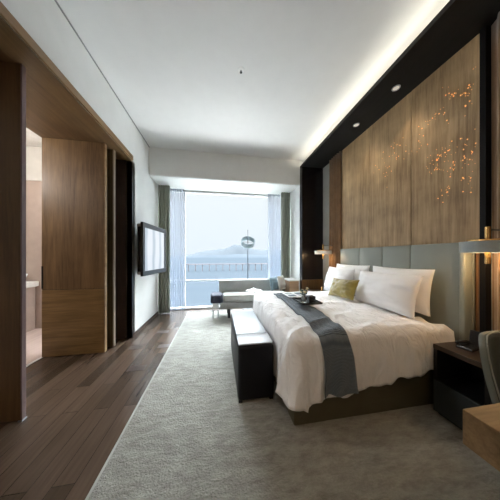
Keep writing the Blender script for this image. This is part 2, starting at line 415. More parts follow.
B(-2.39, -1.60, 3.13, 3.18, .012, 3.026, bev=.002).build('door_leaf', wood('olive_walnut', (.05, .032, .010), (.10, .068, .025), 'z'), d3)
B(-1.60, -1.585, 3.13, 3.18, .012, 3.026).build('edge_strip', plain('pale_edge', (.30, .24, .19), .5), d3)
tb = thing('washbasin', 'white basin on a pale stand against the pinkish bathroom wall', 'basin', (-3.75, 4.0, 0))
G().lathe([(.0, .92), (.2, .93), (.26, 1.0), (.28, 1.07), (.265, 1.07), (.24, 1.02), (.17, .96), (0, .955)], (-3.72, 3.9, 0)).build('bowl', 'ceramic', tb, smooth=True)
B(-4.3, -3.42, 3.62, 4.19, .82, .92, bev=.01).build('counter', 'bath_top', tb)
B(-4.25, -3.48, 3.7, 4.19, .0, .82, bev=.005).build('cabinet', 'bath_wall', tb)
G().tube([(-3.72, 4.12, .92), (-3.72, 4.12, 1.2), (-3.72, 4.08, 1.24), (-3.72, 3.98, 1.24)], .012).build('tap', 'steel', tb, smooth=True)

# ------------------------------------------------------------------ window
w1 = G(); Yw = 5.08
w1.box(LW, -1.42, Yw-.03, Yw+.05, 0, 3.13); w1.box(1.88, 1.924, Yw-.03, Yw+.05, 0, 3.13)
w1.box(LW, 1.924, Yw-.03, Yw+.05, 3.07, 3.13); w1.box(LW, 1.924, Yw-.05, Yw+.05, 0.001, .05)
w1.box(-1.42, 1.88, Yw-.02, Yw+.03, .735, .765)
w1.box(-.90, -.87, Yw-.02, Yw+.03, .05, 3.07); w1.box(1.40, 1.43, Yw-.02, Yw+.03, .05, 3.07)
wf = struct(w1.build('window_1', 'white_frame'))
B(LW+.01, 1.91, Yw+.005, Yw+.015, .05, 3.07).build('pane', 'glass', wf)

def curtain(name, x0, x1, y0, y1, z0, z1, folds, amp, mat, label, cat='curtain', group=None, axis='x', top_gather=0, thick=.004):
    n = max(40, folds*14)
    ph = random.random()*6
    def f(u, v):
        z = z1+(z0-z1)*v
        a = amp*(.75+.25*v)*(math.sin(u*folds*2*PI+ph)+.25*math.sin(u*folds*4.3*PI+ph*2+v))
        if axis == 'x': return Vector((x0+(x1-x0)*u+.15*amp*math.sin(u*folds*4*PI), (y0+y1)/2+a, z))
        return Vector(((x0+x1)/2+a, y0+(y1-y0)*u, z))
    o = G().grid(f, n, 12).build(name, mat, smooth=True, solid=thick)
    return tag(o, label, cat, group)
curtain('curtain', -1.455, -1.19, 4.72, 4.86, .012, 3.115, 5, .035, 'curt', 'sage grey curtain gathered at the left of the window behind the television')
curtain('curtain', 1.66, 1.91, 4.72, 4.86, .012, 3.115, 5, .035, 'curt', 'sage grey curtain gathered at the right of the window beside the white reveal')
curtain('sheer_curtain', -1.22, -.88, 4.92, 5.0, .02, 3.115, 8, .018, 'sheer', 'translucent white sheer curtain hanging at the left edge of the window', 'sheer curtain', thick=0)
curtain('sheer_curtain', 1.33, 1.70, 4.92, 5.0, .02, 3.115, 8, .018, 'sheer', 'translucent white sheer curtain hanging at the right edge of the window', 'sheer curtain', thick=0)
# brown drapes in the niche
curtain('drape', ND, ND, 3.35, 3.76, .02, 3.50, 6, .045, 'brown_curt', 'brown floor length drape between the far lamp and the wood wall panels', 'curtain', axis='y').location.x -= .05
curtain('drape', ND, ND, -1.0, 1.30, .02, 3.50, 16, .045, 'brown_curt', 'brown striped floor length drape at the right edge behind the big ring lamp', 'curtain', axis='y').location.x -= .05

struct(B(2.40, 2.468, 1.310, 1.350, 0.001, 3.508).build('trim_8', 'black'))  # black strip painted in for the shade of the gap beside the drape
# ------------------------------------------------------------------ wood wall panels
seams = [1.354, 1.996, 2.669, 3.343]
plab = ['wood wall panel nearest the camera, sprinkled with most of the gold lights', 'second wood wall panel from the camera, above the near pillows, a few gold specks', 'third wood wall panel, above the far pillows beside the brown drape']
pgs = 'grey brown veneer wall panels above the headboard'
panels = []
for i in range(3):
    a, b = seams[i], seams[i+1]
    z0 = 1.528
    t = thing('wall_panel', plab[i], 'wall panel', (ND-.02, (a+b)/2, z0), pgs)
    B(ND-.045, ND-.002, a+.005, b-.005, z0, 3.505, bev=.002).build('veneer_board', 'panel_wood', t)
    panels.append(t)
lp = tag(B(ND-.045, ND-.002, 1.358, 1.392, .02, 1.525, bev=.002).build('wall_panel', wood('warm_veneer', (.13, .07, .03), (.28, .16, .075), 'z')), 'narrow warm brown wood strip reaching the floor beside the grey headboard', 'wall panel')
# sparkles: tiny lit perforations
F_ = 185.; th = math.atan(31/F_); cc, ss = math.cos(th), math.sin(th)
clusters = [(1.52, 3.05, .10, .16, 16), (1.44, 2.95, .04, .22, 16), (1.63, 3.05, .05, .28, 10), (1.78, 2.98, .10, .06, 14), (1.55, 2.45, .10, .20, 30), (1.46, 2.35, .06, .20, 20),
            (1.68, 2.5, .12, .07, 24), (1.72, 2.38, .10, .05, 12), (1.9, 2.75, .08, .1, 8), (1.62, 2.08, .05, .09, 12), (1.45, 2.1, .05, .1, 8)]
clusters2 = [(2.25, 2.95, .14, .16, 12), (2.35, 2.6, .12, .12, 10), (2.14, 2.75, .08, .12, 8), (2.5, 2.78, .1, .1, 6)]
for cs, pn, mn, mx in ((clusters, panels[0], 1.36, 1.985), (clusters2, panels[1], 2.007, 2.66)):
    g = G()
    for (y, z, sy, sz, n) in cs:
        for k in range(n):
            yy = min(mx, max(mn, random.gauss(y, sy*.6))); zz = min(3.5, random.gauss(z, sz*.6))
            s_ = random.choice((.0018, .0024, .004))
            g.box(ND-.0475, ND-.0452, yy-s_, yy+s_, zz-s_, zz+s_*1.4)
    o = g.build('gold_specks', 'gold_glow', pn); o['kind'] = 'stuff'; o['label'] = 'scattered tiny glowing gold specks'

# ------------------------------------------------------------------ rug
rg = G()
def rf(u, v): return Vector((-.735+u*(2.42+.735), YB+.2+v*(4.70-YB-.2), .016))
rg.box(-.735, 2.42, YB+.2, 4.72, .001, .016, bev=.004)
rug = thing('rug', 'large mottled grey green rug running from under the bed to the window', 'rug', (0, 0, 0))
rg.build('pile', 'rug', rug)
B(-.752, -.735, YB+.2, 4.72, .001, .014).build('edge_binding', 'piping', rug)
RZ = .016

# ------------------------------------------------------------------ bed
bed = thing('bed', 'large double bed with olive leather base and tall sage green panelled headboard', 'bed', (1.5, 2.28, RZ))
B(.60, 2.30, 1.42, 3.06, RZ+.001, .34, bev=.012).build('bed_base', 'base', bed, smooth='auto')
B(.64, 2.30, 1.50, 3.00, .34, .64, bev=.06, seg=4).build('mattress', 'mattress', bed, smooth='auto')
hb_se = [1.442, 1.943, 2.343, 2.793, 3.29]
for a, b in zip(hb_se, hb_se[1:]):
    B(2.345, 2.40, a+.002, b-.002, 0.36, 1.535, bev=.014, seg=3).build('headboard_panel', 'lead', bed, smooth='auto')
B(2.40, 2.422, 1.395, 3.31, RZ+.001, 1.527, bev=.004).build('headboard_back', 'lead', bed, smooth='auto')
B(2.30, 2.40, 1.396, 1.440, RZ+.001, 1.535, bev=.012, seg=3).build('headboard_wing', 'lead', bed, smooth='auto')

# ------------------------------------------------------------------ duvet
X0, X1, Y0, Y1 = .565, 2.25, 1.398, 3.10
R = .11
def ztop(x, y):
    z = .745 + .018*noise.noise(Vector((x*2.2, y*2.2, 0))) + .014*noise.noise(Vector((x*6, y*3.2, 3)))
    z += .03*math.exp(-((x-.8)/.35)**2)*(.3+.7*min(1, (y-1.4)/1.2)) + .035*min(1, max(0, (y-1.6)/1.2))
    z += .050*(.5-abs(noise.noise(Vector((x*1.5+y*2.2, y*5-x*2.5, 5)))))+.014*(.5-abs(noise.noise(Vector((x*7+y*2, y*3+x*2, 9)))))-.018
    z -= .03*max(0, (x-1.9)/.4)
    return z
def hem(x, y):
    # hem height round the bed
    t = (x-.5)/1.75
    h = .205+.21*t + .012*math.sin(x*17)+.012*math.sin(x*41+1)
    if x < .62: h += .02*math.sin(y*9)
    return h
def folds(s, t, x, y):
    """outward offset at arclength s, drop t 0..1"""
    s = s+.05*(t-.5)*math.sin(s*4)+.03*t
    f = .5*(1-2*abs(math.sin(s*11+2*math.sin(s*5))))+.35*math.sin(s*41+1.3)+.9*noise.noise(Vector((s*8, t*1.8, 2)))+.3*noise.noise(Vector((s*24, t*4, 6)))
    return f
def contour(k, N):
    # rounded rect, returns point, outward normal, arclength
    rc = .10
    pts = []
    L = [(X1-X0-2*rc), PI/2*rc, (Y1-Y0-2*rc), PI/2*rc]*2
    L = [X1-X0-2*rc, PI/2*rc, Y1-Y0-2*rc, PI/2*rc, X1-X0-2*rc, PI/2*rc, Y1-Y0-2*rc, PI/2*rc]
    tot = sum(L); s = (k/N)*tot; s0 = s
    segs = [('l', (X0+rc, Y0), (1, 0), (0, -1)), ('a', (X1-rc, Y0+rc), -PI/2), ('l', (X1, Y0+rc), (0, 1), (1, 0)), ('a', (X1-rc, Y1-rc), 0),
            ('l', (X1-rc, Y1), (-1, 0), (0, 1)), ('a', (X0+rc, Y1-rc), PI/2), ('l', (X0, Y1-rc), (0, -1), (-1, 0)), ('a', (X0+rc, Y0+rc), PI)]
    for g, ln in zip(segs, L):
        if s <= ln or g is segs[-1]:
            if g[0] == 'l': return Vector((g[1][0]+g[2][0]*s, g[1][1]+g[2][1]*s)), Vector(g[3]), s0
            a = g[2]+s/rc; return Vector((g[1][0]+rc*math.cos(a), g[1][1]+rc*math.sin(a))), Vector((math.cos(a), math.sin(a))), s0
        s -= ln
def outz(x, y):
    d = min(x-X0, y-Y0, X1-x, Y1-y)
    z = ztop(x, y)
    if d < R:
        q = max(0, 1-d/R); z -= R*(1-math.sqrt(max(0, 1-q*q)))
    return z
def side_off(s, t, amp): return .012*t + amp*folds(s, t, 0, 0)*(t**.8)
def drop_pt(p, nrm, s, t):
    zt = ztop(p.x, p.y)-R; h = hem(p.x, p.y); z = zt+(h-zt)*t
    corner = math.exp(-(((p.x-X0)/.16)**2+((p.y-Y0)/.16)**2))
    amp = .030 if p.y < Y0+.2 and p.x > .7 else .036
    if p.x > 1.75 and p.y < Y0+.2: amp = .007
    o = .034*t+.03*math.sin(min(1, t*3)*PI/2)*.4 + amp*(folds(s, t, 0, 0))*t**.7 + .05*corner*t
    if p.x < X0+.05 and p.y > 1.55: o = o+(min(.03, max(.0, o*.35))-o)*min(1, (p.y-1.55)/.12)   # the bench holds the cloth back
    if p.x > 1.75 and p.y < Y0+.2: o = min(o, .034)
    return Vector((p.x+nrm.x*o, p.y+nrm.y*o, z))
N = 420
dv = G(); bm = dv.bm
C0 = Vector(((X0+X1)/2, (Y0+Y1)/2))
rings = []
svals = [1-(1-i/30)**1.6 for i in range(1, 31)]
ctr = bm.verts.new((C0.x, C0.y, outz(C0.x, C0.y)))
cons = [contour(k, N) for k in range(N)]
for s_ in svals:
    rg_ = []
    for p, nr, al in cons:
        q = C0+(p-C0)*s_
        rg_.append(bm.verts.new((q.x, q.y, outz(q.x, q.y))))
    rings.append(rg_)
for i in range(1, 17):
    t = i/16
    rings.append([bm.verts.new(drop_pt(p, nr, al, t)) for p, nr, al in cons])
for k in range(N): bm.faces.new((ctr, rings[0][k], rings[0][(k+1) % N]))
for a, b in zip(rings, rings[1:]):
    for k in range(N):
        j = (k+1) % N; bm.faces.new((a[k], a[j], b[j], b[k]))
duv = dv.build('duvet', 'duvet', smooth=True, solid=.008)
tag(duv, 'white duvet spread over the bed, hanging in soft folds to the base', 'duvet')

# throw (knitted runner) laid across the duvet
TX0, TX1 = .83, 1.09
def throw_pt(u, v):
    x = TX0+(TX1-TX0)*u
    Ltop = 2.70-Y0
    hemz = .285; total = Ltop+.02+(.745-hemz)
    q = v*total
    if q < Ltop:
        y = 2.72-q
        xx = x + .012*math.sin(y*4)
        return Vector((xx, y, outz(xx, y)+.012+.002*math.sin(u*30)))
    t0 = (q-Ltop)/(total-Ltop)
    zt = ztop(x, Y0)-R
    z = zt+(hemz+.012*math.sin(u*9)-zt)*t0
    x2 = x+.03*t0*(u-.4)
    s = x2-(X0+.10); t = min(1, t0*(zt-hemz)/(zt-hem(x2, Y0)))
    p = drop_pt(Vector((x2, Y0)), Vector((0, -1)), s, t)
    return Vector((x2, p.y-.014-.006*t0, z))
th_ = G().grid(throw_pt, 30, 150, uv=(1.0, 7.5)).build('throw_blanket', 'knit', smooth=True, solid=-.008)
tag(th_, 'dark blue grey knitted throw draped across the foot of the white duvet', 'throw')

# ------------------------------------------------------------------ pillows
def pillow(w, h, t, c, lean, yaw, mat, name, label, cat, seed, roll=0, group=None, pinch=.06):
    mtx = Matrix.Rotation(yaw, 3, 'Z') @ Matrix(((0, math.sin(lean), -math.cos(lean)), (-1, 0, 0), (0, math.cos(lean), math.sin(lean)))) @ Matrix.Rotation(roll, 3, 'Z')
    g = G()
    n = 28
    def side(sg):
        def f(a, b):
            u = 2*a-1; v = 2*b-1
            u = math.copysign(abs(u)**.8, u); v = math.copysign(abs(v)**.8, v)
            x = w/2*u*(1-pinch*(1-v*v)); y = h/2*v*(1-pinch*(1-u*u))
            th2 = t/2*max(0, (1-abs(u)**2.6))**.62*max(0, (1-abs(v)**2.6))**.62
            th2 *= 1+.16*noise.noise(Vector((u*1.8+seed, v*1.8, sg)))
            edge = (1-u*u)*(1-v*v)
            th2 += .012*noise.noise(Vector((u*5+seed*3, v*4, sg*2)))*min(1, edge*4)
            th2 += .006*math.sin(6*u+9*v+seed)*min(1, edge*3)*(1-edge)
            y2 = y-.02*(1-abs(v))*0
            return Vector(c)+mtx @ Vector((x, y2, sg*th2))
        return f
    g.grid(side(1), n, n); g.grid(side(-1), n, n)
    bmesh.ops.remove_doubles(g.bm, verts=g.bm.verts, dist=.0006)
    o = g.build(name, mat, smooth=True)
    return tag(o, label, cat, group)
PG = None
pillow(.80, .50, .19, (2.205, 1.99, 1.01), .12, 0, 'pillow', 'pillow', 'white pillow standing against the headboard behind the big near pillow', 'pillow', 1.2)
pillow(.84, .46, .22, (2.02, 2.01, .970), .26, .03, 'pillow', 'pillow', 'big white pillow nearest the camera, leaning at the front of the near pair', 'pillow', 5.1)
pillow(.80, .50, .19, (2.205, 2.84, 1.01), .12, 0, 'pillow', 'pillow', 'white pillow against the headboard at the back of the far pair', 'pillow', 8.3)
pillow(.74, .46, .22, (2.02, 2.90, .98), .26, -.05, 'pillow', 'pillow', 'white pillow at the far window side, just behind the olive cushion', 'pillow', 11.7)
pillow(.50, .30, .15, (1.80, 2.47, .925), .42, .10, 'olive', 'cushion', 'small olive green satin cushion in the middle of the bed', 'cushion', 3.3, roll=.05, pinch=.09)

# ------------------------------------------------------------------ tray group on the throw
zt = max(outz(x, y) for x in (.92, 1.0, 1.1, 1.2) for y in (2.0, 2.1, 2.2, 2.3, 2.4, 2.5))+.024
tr = thing('tray', 'flat black tray lying on the knitted throw under the vase', 'tray', (1.08, 2.1, zt))
B(.95, 1.20, 2.0, 2.30, zt, zt+.010, bev=.002).build('tray_base', 'phone', tr)
g = G(); g.box(.95, 1.20, 2.0, 2.008, zt+.01, zt+.022); g.box(.95, 1.20, 2.292, 2.30, zt+.01, zt+.022); g.box(.95, .958, 2.008, 2.292, zt+.01, zt+.022); g.box(1.192, 1.2, 2.008, 2.292, zt+.01, zt+.022)
g.build('rim', 'phone', tr)
tag(B(1.06, 1.14, 2.05, 2.14, zt+.0105, zt+.085, bev=.004).build('gift_box', 'phone'), 'small black box standing on the black tray beside the vase', 'box')
vs = thing('flower_vase', 'small glass vase of cream and blue green flowers on the black tray', 'vase', (1.01, 2.1, zt+.0105))
vx, vy, vz = 1.01, 2.1, zt+.0105
G().lathe([(0, .0), (.022, 0), (.026, .02), (.026, .085), (.022, .095), (.020, .095), (.023, .085), (.023, .006), (0, .005)], (vx, vy, vz), 20).build('glass_body', 'vase', vs, smooth=True)
gs = G(); gp = G(); gl_ = G()
for k in range(9):
    a = random.random()*6.28; r_ = .012+.03*random.random(); h_ = .12+.05*random.random()
    q = (vx+r_*math.cos(a)*1.3, vy+r_*math.sin(a), vz+h_)
    gs.tube([(vx, vy, vz+.01), (vx+.3*(q[0]-vx), vy+.3*(q[1]-vy), vz+.08), q], .0018, 6)
    (gp if k < 5 else gl_).ball(q, .017, 2, (1, 1, .85), .5)
for k in range(8):
    a = random.random()*6.28
    gl_.ball((vx+.03*math.cos(a), vy+.03*math.sin(a), vz+.10+.02*random.random()), .014, 1, (1.2, .5, .7), .3)
gs.build('stems', 'leaf', vs); gp.build('blossoms', 'petal', vs, smooth=True); gl_.build('leaves', 'leaf', vs, smooth=True)
mz = max(outz(x, y) for x in (.93, 1.0, 1.1, 1.2) for y in (2.36, 2.45, 2.55, 2.68))+.026
mg = thing('magazine', 'open magazine with dark print lying on the throw behind the tray', 'magazine', (1.08, 2.5, mz))
g = G(); g.box(.93, 1.08, 2.36, 2.66, mz, mz+.006, bev=.001); g.box(1.083, 1.23, 2.36, 2.66, mz, mz+.006, bev=.001)
g.build('pages', 'paper', mg)
g = G(); g.box(.95, 1.06, 2.39, 2.50, mz+.0062, mz+.0072); g.box(1.10, 1.21, 2.50, 2.63, mz+.0062, mz+.0072)
for k in range(4): g.box(1.10, 1.21, 2.39+.025*k, 2.40+.025*k, mz+.0062, mz+.0072); g.box(.95, 1.06, 2.54+.025*k, 2.55+.025*k, mz+.0062, mz+.0072)
g.build('print', 'ink', mg)

# ------------------------------------------------------------------ bench
bn = thing('bench', 'long upholstered bench with black sides and pale blue top at the foot of the bed', 'bench', (.33, 2.25, RZ))
B(.176, .525, 1.712, 2.80, RZ+.02, .552, bev=.035, seg=4).build('bench_body', 'bench_body', bn, smooth='auto')
B(.182, .519, 1.964, 2.785, .5525, .566, bev=.006, seg=3).build('seat_pad', 'bench_pad', bn, smooth='auto')
B(.182, .519, 1.735, 1.960, .5525, .564, bev=.006, seg=3).build('end_pad', plain('pale_leather', (.42, .44, .47), .3), bn, smooth='auto')
for x in (.2, .5):
    for y in (1.75, 2.76): B(x-.018, x+.018, y-.018, y+.018, RZ+.0005, RZ+.022).build('foot', 'dark_metal', bn)

# ------------------------------------------------------------------ night tables
def night(y0, y1, label):
    t = thing('night_table', label, 'night table', (2.1, (y0+y1)/2, RZ))
    x0, x1 = 1.873, 2.29
    B(x0, x1, y0, y1, .585, .624, bev=.003).build('table_top', 'night_top', t)
    B(x0+.004, x1, y1-.03, y1-.002, .04, .585).build('side_panel', 'night', t)
    B(x0+.004, x1, y0+.002, y0+.03, .04, .585).build('side_panel', 'night', t)
    B(x1-.02, x1, y0+.03, y1-.03, .04, .585).build('back_panel', 'night', t)
    B(x0+.01, x1-.02, y0+.03, y1-.03, .30, .315).build('shelf', 'night', t)
    B(x0, x0+.02, y0+.004, y1-.004, .045, .312, bev=.002).build('drawer_front', 'drawer', t)
    B(x0+.03, x1-.02, y0+.02, y1-.02, RZ+.0005, .045).build('plinth', 'black', t)
    return t
night(1.0, 1.352, 'black open night table with slate drawer front at the near side of the bed')
night(3.36, 3.98, 'black night table mostly hidden at the far window side of the bed')
ph = thing('telephone', 'low black telephone lying on the near night table', 'telephone', (2.06, 1.22, .6245))
G().obox((2.07, 1.23, .636), (.15, .10, .022), Matrix.Rotation(.2, 3, 'Z'), .004).build('phone_body', 'phone', ph)
G().tube([(2.01, 1.275, .655), (2.03, 1.27, .664), (2.10, 1.26, .664), (2.12, 1.255, .655)], .012, 8).build('handset', 'phone', ph, smooth=True)
tb2 = thing('tablet_stand', 'dark tablet leaning on a stand at the back of the near night table', 'tablet', (2.2, 1.2, .6245))
G().obox((2.20, 1.21, .69), (.012, .16, .125), Matrix.Rotation(.35, 3, 'Z') @ Matrix.Rotation(.45, 3, 'Y'), .003).build('screen', 'phone', tb2)
G().obox((2.225, 1.20, .634), (.08, .07, .018), Matrix.Rotation(.35, 3, 'Z'), .003).build('stand', 'dark_metal', tb2)
bb = thing('brass_bell', 'small brass bell shaped ornament on the far night table', 'ornament', (2.14, 3.6, .6245))
G().lathe([(0, 0), (.045, 0), (.04, .012), (.018, .04), (.012, .09), (.016, .12), (0, .13)], (2.14, 3.6, .6245), 24).build('body', 'brass', bb, smooth=True)

# ------------------------------------------------------------------ wall lamps
def wall_lamp(cx, cy, R_, zc, hh, shade, label, flip=1):
    t = thing('wall_lamp', label, 'lamp', (ND-.03, cy, zc))
    G().ring(R_, R_-.012, hh, (cx, cy, zc), 64).build('ring_shade', shade, t, smooth='auto')
    G().lathe([(0, 0), (R_-.045, 0), (R_-.045, .012), (0, .012)], (cx, cy, zc+hh/2+.003), 48).build('top_plate', 'brass', t, smooth='auto')
    G().lathe([(0, 0), (R_-.08, 0), (R_-.08, .012), (0, .012)], (cx, cy, zc-.02), 48).build('diffuser', 'lamp_glow', t, smooth='auto')
    G().lathe([(0, -.14), (.017, -.14), (.017, -.03), (.012, -.02), (.012, .07), (.017, .075), (.017, .17), (0, .17)], (cx, cy, zc), 20).build('stem', 'brass', t, smooth='auto')
    G().tube([(cx, cy, zc+.145), (ND-.06, cy+.0, zc+.145)], .006, 8).build('arm', 'dark_metal', t)
    return t
wall_lamp(2.22, 1.2, .16, 1.475, .095, 'shade', 'large grey ring wall lamp with brass stem over the near night table')
wall_lamp(2.17, 3.60, .17, 1.475, .07, 'pale_shade', 'pale ring wall lamp with brass stem beyond the bed, by the dark column')

# ------------------------------------------------------------------ desk and chair
dk = thing('desk', 'thick light oak desk slab at the bottom right corner', 'desk', (1.4, 0, RZ))
B(.785, 2.2, -.75, .482, .787, .90, bev=.002).build('desk_top', 'desk_wood', dk)
for x in (1.75, 2.1):
    for y in (-.68, .38): B(x-.03, x+.03, y-.03, y+.03, RZ+.001, .787).build('leg', 'dark_metal', dk)
chr_ = thing('desk_chair', 'grey green upholstered tub chair tucked behind the oak desk', 'chair', (1.655, .62, RZ))
cx, cy = 1.685, .62
CR = Matrix.Rotation(math.radians(-35), 3, 'Z')
def cp(x, y, z): v = CR @ Vector((x, y, 0)); return Vector((cx+v.x, cy+v.y, z))
def shell(rx, ry, zb, tilt, a0=.10, a1=.90):
    def f(u, v):
        a = PI*(a0+(a1-a0)*u)
        c_ = abs(math.cos(a))
        top = .940-.30*max(0, (c_-.82)/.18)**2*.35 - .03*c_**2
        z = zb+(top-zb)*v
        k = 1+tilt*(v-.3); kk = .80+.20*math.sin(v*PI/2); e = .7
        ca, sa = math.cos(a), math.sin(a)
        return cp(math.copysign(abs(ca)**e, ca)*rx*kk*k, abs(sa)**e*ry*k, z)
    return f
G().grid(shell(.26, .22, .44, .10), 60, 20).build('shell', 'chair', chr_, smooth=True, solid=.028)
G().grid(shell(.228, .188, .50, .10, .13, .87), 50, 16).build('inner_pad', 'chair_in', chr_, smooth=True, solid=-.012)
tf = shell(.232, .192, .50, .10, .12, .88)
for k_ in (0, 1):
    G().tube([tf(k_, i/30)+Vector((0, 0, .003)) for i in range(31)], .004, 8).build('piping', 'piping', chr_, smooth=True)
G().tube([tf(i/50, 1.0)+Vector((0, 0, .003)) for i in range(51)], .004, 8).build('piping', 'piping', chr_, smooth=True)
v0 = cp(0, -.05, .505)
G().obox(v0, (.36, .30, .12), CR, .035).build('seat', 'chair_in', chr_, smooth='auto')
for x in (-1, 1):
    for y in (-1, 1):
        G().tube([cp(x*.10, -.03+y*.09, .45), cp(x*.12, -.03+y*.11, RZ+.003)], .018, 10, r2=.011).build('leg', 'dark_metal', chr_, smooth=True)

# ------------------------------------------------------------------ television
tv = thing('television', 'flat television with dark frame on a swivel bracket on the left white wall', 'television', (LW, 3.9, 1.5))
pa, pb = Vector((-1.30, 3.47, 0)), Vector((-1.19, 4.46, 0))
dirv = (pb-pa).normalized(); nrm = Vector((dirv.y, -dirv.x, 0))
mt = Matrix((( -nrm.x, dirv.x, 0), (-nrm.y, dirv.y, 0), (0, 0, 1)))
ctr_ = (pa+pb)/2; zc_ = 1.52; W_ = (pb-pa).length; H_ = .95
def tvbox(d0, d1, a0, a1, z0, z1, bev=0):
    g = G(); c_ = ctr_ - nrm*0 + nrm*((d0+d1)/2) + dirv*((a0+a1)/2); c_.z = (z0+z1)/2
    return g.obox(c_, (abs(d1-d0), a1-a0, z1-z0), mt, bev)
g = G()
bz = .068
M['tvframe'] = plain('dark_grey_frame', (.045, .048, .05), .3, metal=.3)
for (a0, a1, z0, z1) in ((-W_/2, W_/2, zc_+H_/2-bz-.02, zc_+H_/2), (-W_/2, W_/2, zc_-H_/2, zc_-H_/2+bz+.02), (-W_/2, -W_/2+bz, zc_-H_/2+bz+.02, zc_+H_/2-bz-.02), (W_/2-bz, W_/2, zc_-H_/2+bz+.02, zc_+H_/2-bz-.02)):
    c_ = ctr_+dirv*((a0+a1)/2)+nrm*(-.02); c_.z = (z0+z1)/2
    g.obox(c_, (.045, a1-a0, z1-z0), mt, .003)
g.build('frame', 'tvframe', tv)
tvbox(-.03, -.012, -W_/2+bz-.002, W_/2-bz+.002, zc_-H_/2+bz+.018, zc_+H_/2-bz-.018).build('screen', 'screen', tv)
tvbox(-.10, -.046, -W_/2+.01, W_/2-.2, zc_-H_/2+.03, zc_+H_/2-.03, .004).build('back_cover', 'phone', tv)
for z_ in (zc_-H_/2+.03, zc_+H_/2-.08): tvbox(-.102, -.044, -W_/2+.006, -W_/2+.05, z_, z_+.05, .003).build('corner_cap', 'steel', tv)
B(LW+.001, LW+.02, 3.75, 4.05, 1.3, 1.7).build('wall_plate', 'dark_metal', tv)
B(LW+.02, LW+.16, 3.86, 3.94, 1.42, 1.58).build('bracket', 'dark_metal', tv)

# ------------------------------------------------------------------ ceiling fittings
sk = thing('ceiling_sprinkler', 'tiny round sprinkler head in the middle of the white ceiling', 'sprinkler', (.27, 2.29, CZ))
G().lathe([(0, -.006), (.035, -.006), (.042, 0), (0, 0)], (.27, 2.29, CZ-.001), 24).build('rose', 'white_lac', sk, smooth='auto')
G().lathe([(0, -.035), (.016, -.033), (.016, -.028), (.007, -.026), (.007, -.007), (0, -.007)], (.27, 2.29, CZ), 16).build('head', 'dark_metal', sk, smooth='auto')
def downlight(x, y, z, label, grp=None, power=0, blend=.6, size=80, rgb=(1, .80, .55)):
    t = thing('downlight', label, 'downlight', (x, y, z), grp)
    G().ring(.045, .034, .008, (x, y, z-.005), 32).build('rim', 'steel', t, smooth='auto')
    G().lathe([(0, 0), (.033, 0), (.033, .003), (0, .003)], (x, y, z-.0045), 24).build('lens', 'spot', t)
    if power:
        ld = bpy.data.lights.new('downlight_lamp', 'SPOT'); ld.energy = power; ld.color = rgb; ld.spot_size = math.radians(size); ld.spot_blend = blend; ld.shadow_soft_size = .04
        lo = bpy.data.objects.new('lamp', ld); col.objects.link(lo); lo.parent = t; lo.location = (0, 0, -.02)
    return t
downlight(2.19, 1.985, 3.51, 'recessed downlight in the dark soffit, the nearer of the two', power=10)
downlight(2.175, 2.65, 3.51, 'recessed downlight in the dark soffit, the farther of the two', power=10)
downlight(.047, 4.55, 3.118, 'tiny recessed spot in the white pelmet above the window')
for k, (x, y) in enumerate(((0.2, -.9), (1.2, -.9), (.2, -2.2), (1.2, -2.2), (-.8, -.9), (-.8, -2.2))):  # unseen fill lamps added behind the camera to brighten the room
    downlight(x, y, CZ, 'unseen fill downlight added in the ceiling behind the camera', 'added fill downlights behind the camera', power=10, size=130, rgb=(1, .62, .32))

# ------------------------------------------------------------------ sofa group
sf = thing('sofa', 'low silver grey sofa in front of the window with its grey back to the glass', 'sofa', (.8, 4.4, RZ))
B(.10, 1.60, 4.10, 4.60, .37, .535, bev=.045, seg=4).build('seat_cushion', 'sofa', sf, smooth='auto')
B(.02, 1.60, 4.12, 4.62, .22, .368, bev=.015).build('sofa_base', 'sofa_base', sf, smooth='auto')
B(.0, 1.62, 4.60, 4.68, .24, .80, bev=.012, seg=3).build('backrest', 'sofa_back', sf, smooth='auto')
for x in (.22, 1.5):
    for y in (4.18, 4.55): B(x-.03, x+.03, y-.03, y+.03, RZ if y < 4.7 else 0, .221).build('leg', 'dark_metal', sf)
st = thing('footstool', 'small white footstool at the left end of the sofa under a navy blanket', 'footstool', (-.06, 4.3, RZ))
B(-.15, .0, 4.16, 4.5, .22, .36, bev=.02).build('seat', 'white_lac', st, smooth='auto')
for x in (-.13, -.02):
    for y in (4.2, 4.46): B(x-.012, x+.012, y-.012, y+.012, RZ, .222).build('leg', 'steel', st)
def nav(u, v):
    a = u*2*PI; k = 1+.06*math.sin(a*9)+.04*noise.noise(Vector((math.cos(a)*3, math.sin(a)*3, v*2)))
    e = .5; ca, sa = math.cos(a), math.sin(a)
    prof = [(0.01, .545), (.75, .545), (.95, .53), (1.0, .50), (1.02, .44), (1.0, .37), (.9, .364), (.01, .364)]
    i = min(int(v*7), 6); f_ = v*7-i; r_ = prof[i][0]+(prof[i+1][0]-prof[i][0])*f_; z = prof[i][1]+(prof[i+1][1]-prof[i][1])*f_
    return Vector((-.05+math.copysign(abs(ca)**e, ca)*.13*r_*k, 4.30+math.copysign(abs(sa)**e, sa)*.2*r_*k, z))
tag(G().grid(nav, 72, 28, close_u=True).build('folded_blanket', 'navy', smooth=True), 'pleated navy blanket bundled at the left end of the sofa', 'blanket')
def cush(cx_, cy_, cz_, w, h, t_, mat, label, seed, yaw):
    return pillow(w, h, t_, (cx_, cy_, cz_), .2, yaw, mat, 'cushion', label, 'cushion', seed)
cush(1.36, 4.47, .715, .30, .33, .12, 'blue_fab', 'muted blue cushion standing at the right end of the sofa', 2.2, PI*.72)
cush(1.54, 4.42, .735, .30, .36, .13, 'grey_fab', 'oatmeal cushion at the far right end of the sofa beside the blue one', 4.9, PI*.75)
stb = thing('side_table', 'small round white side table on a dark stem in front of the sofa', 'side table', (.73, 3.84, RZ))
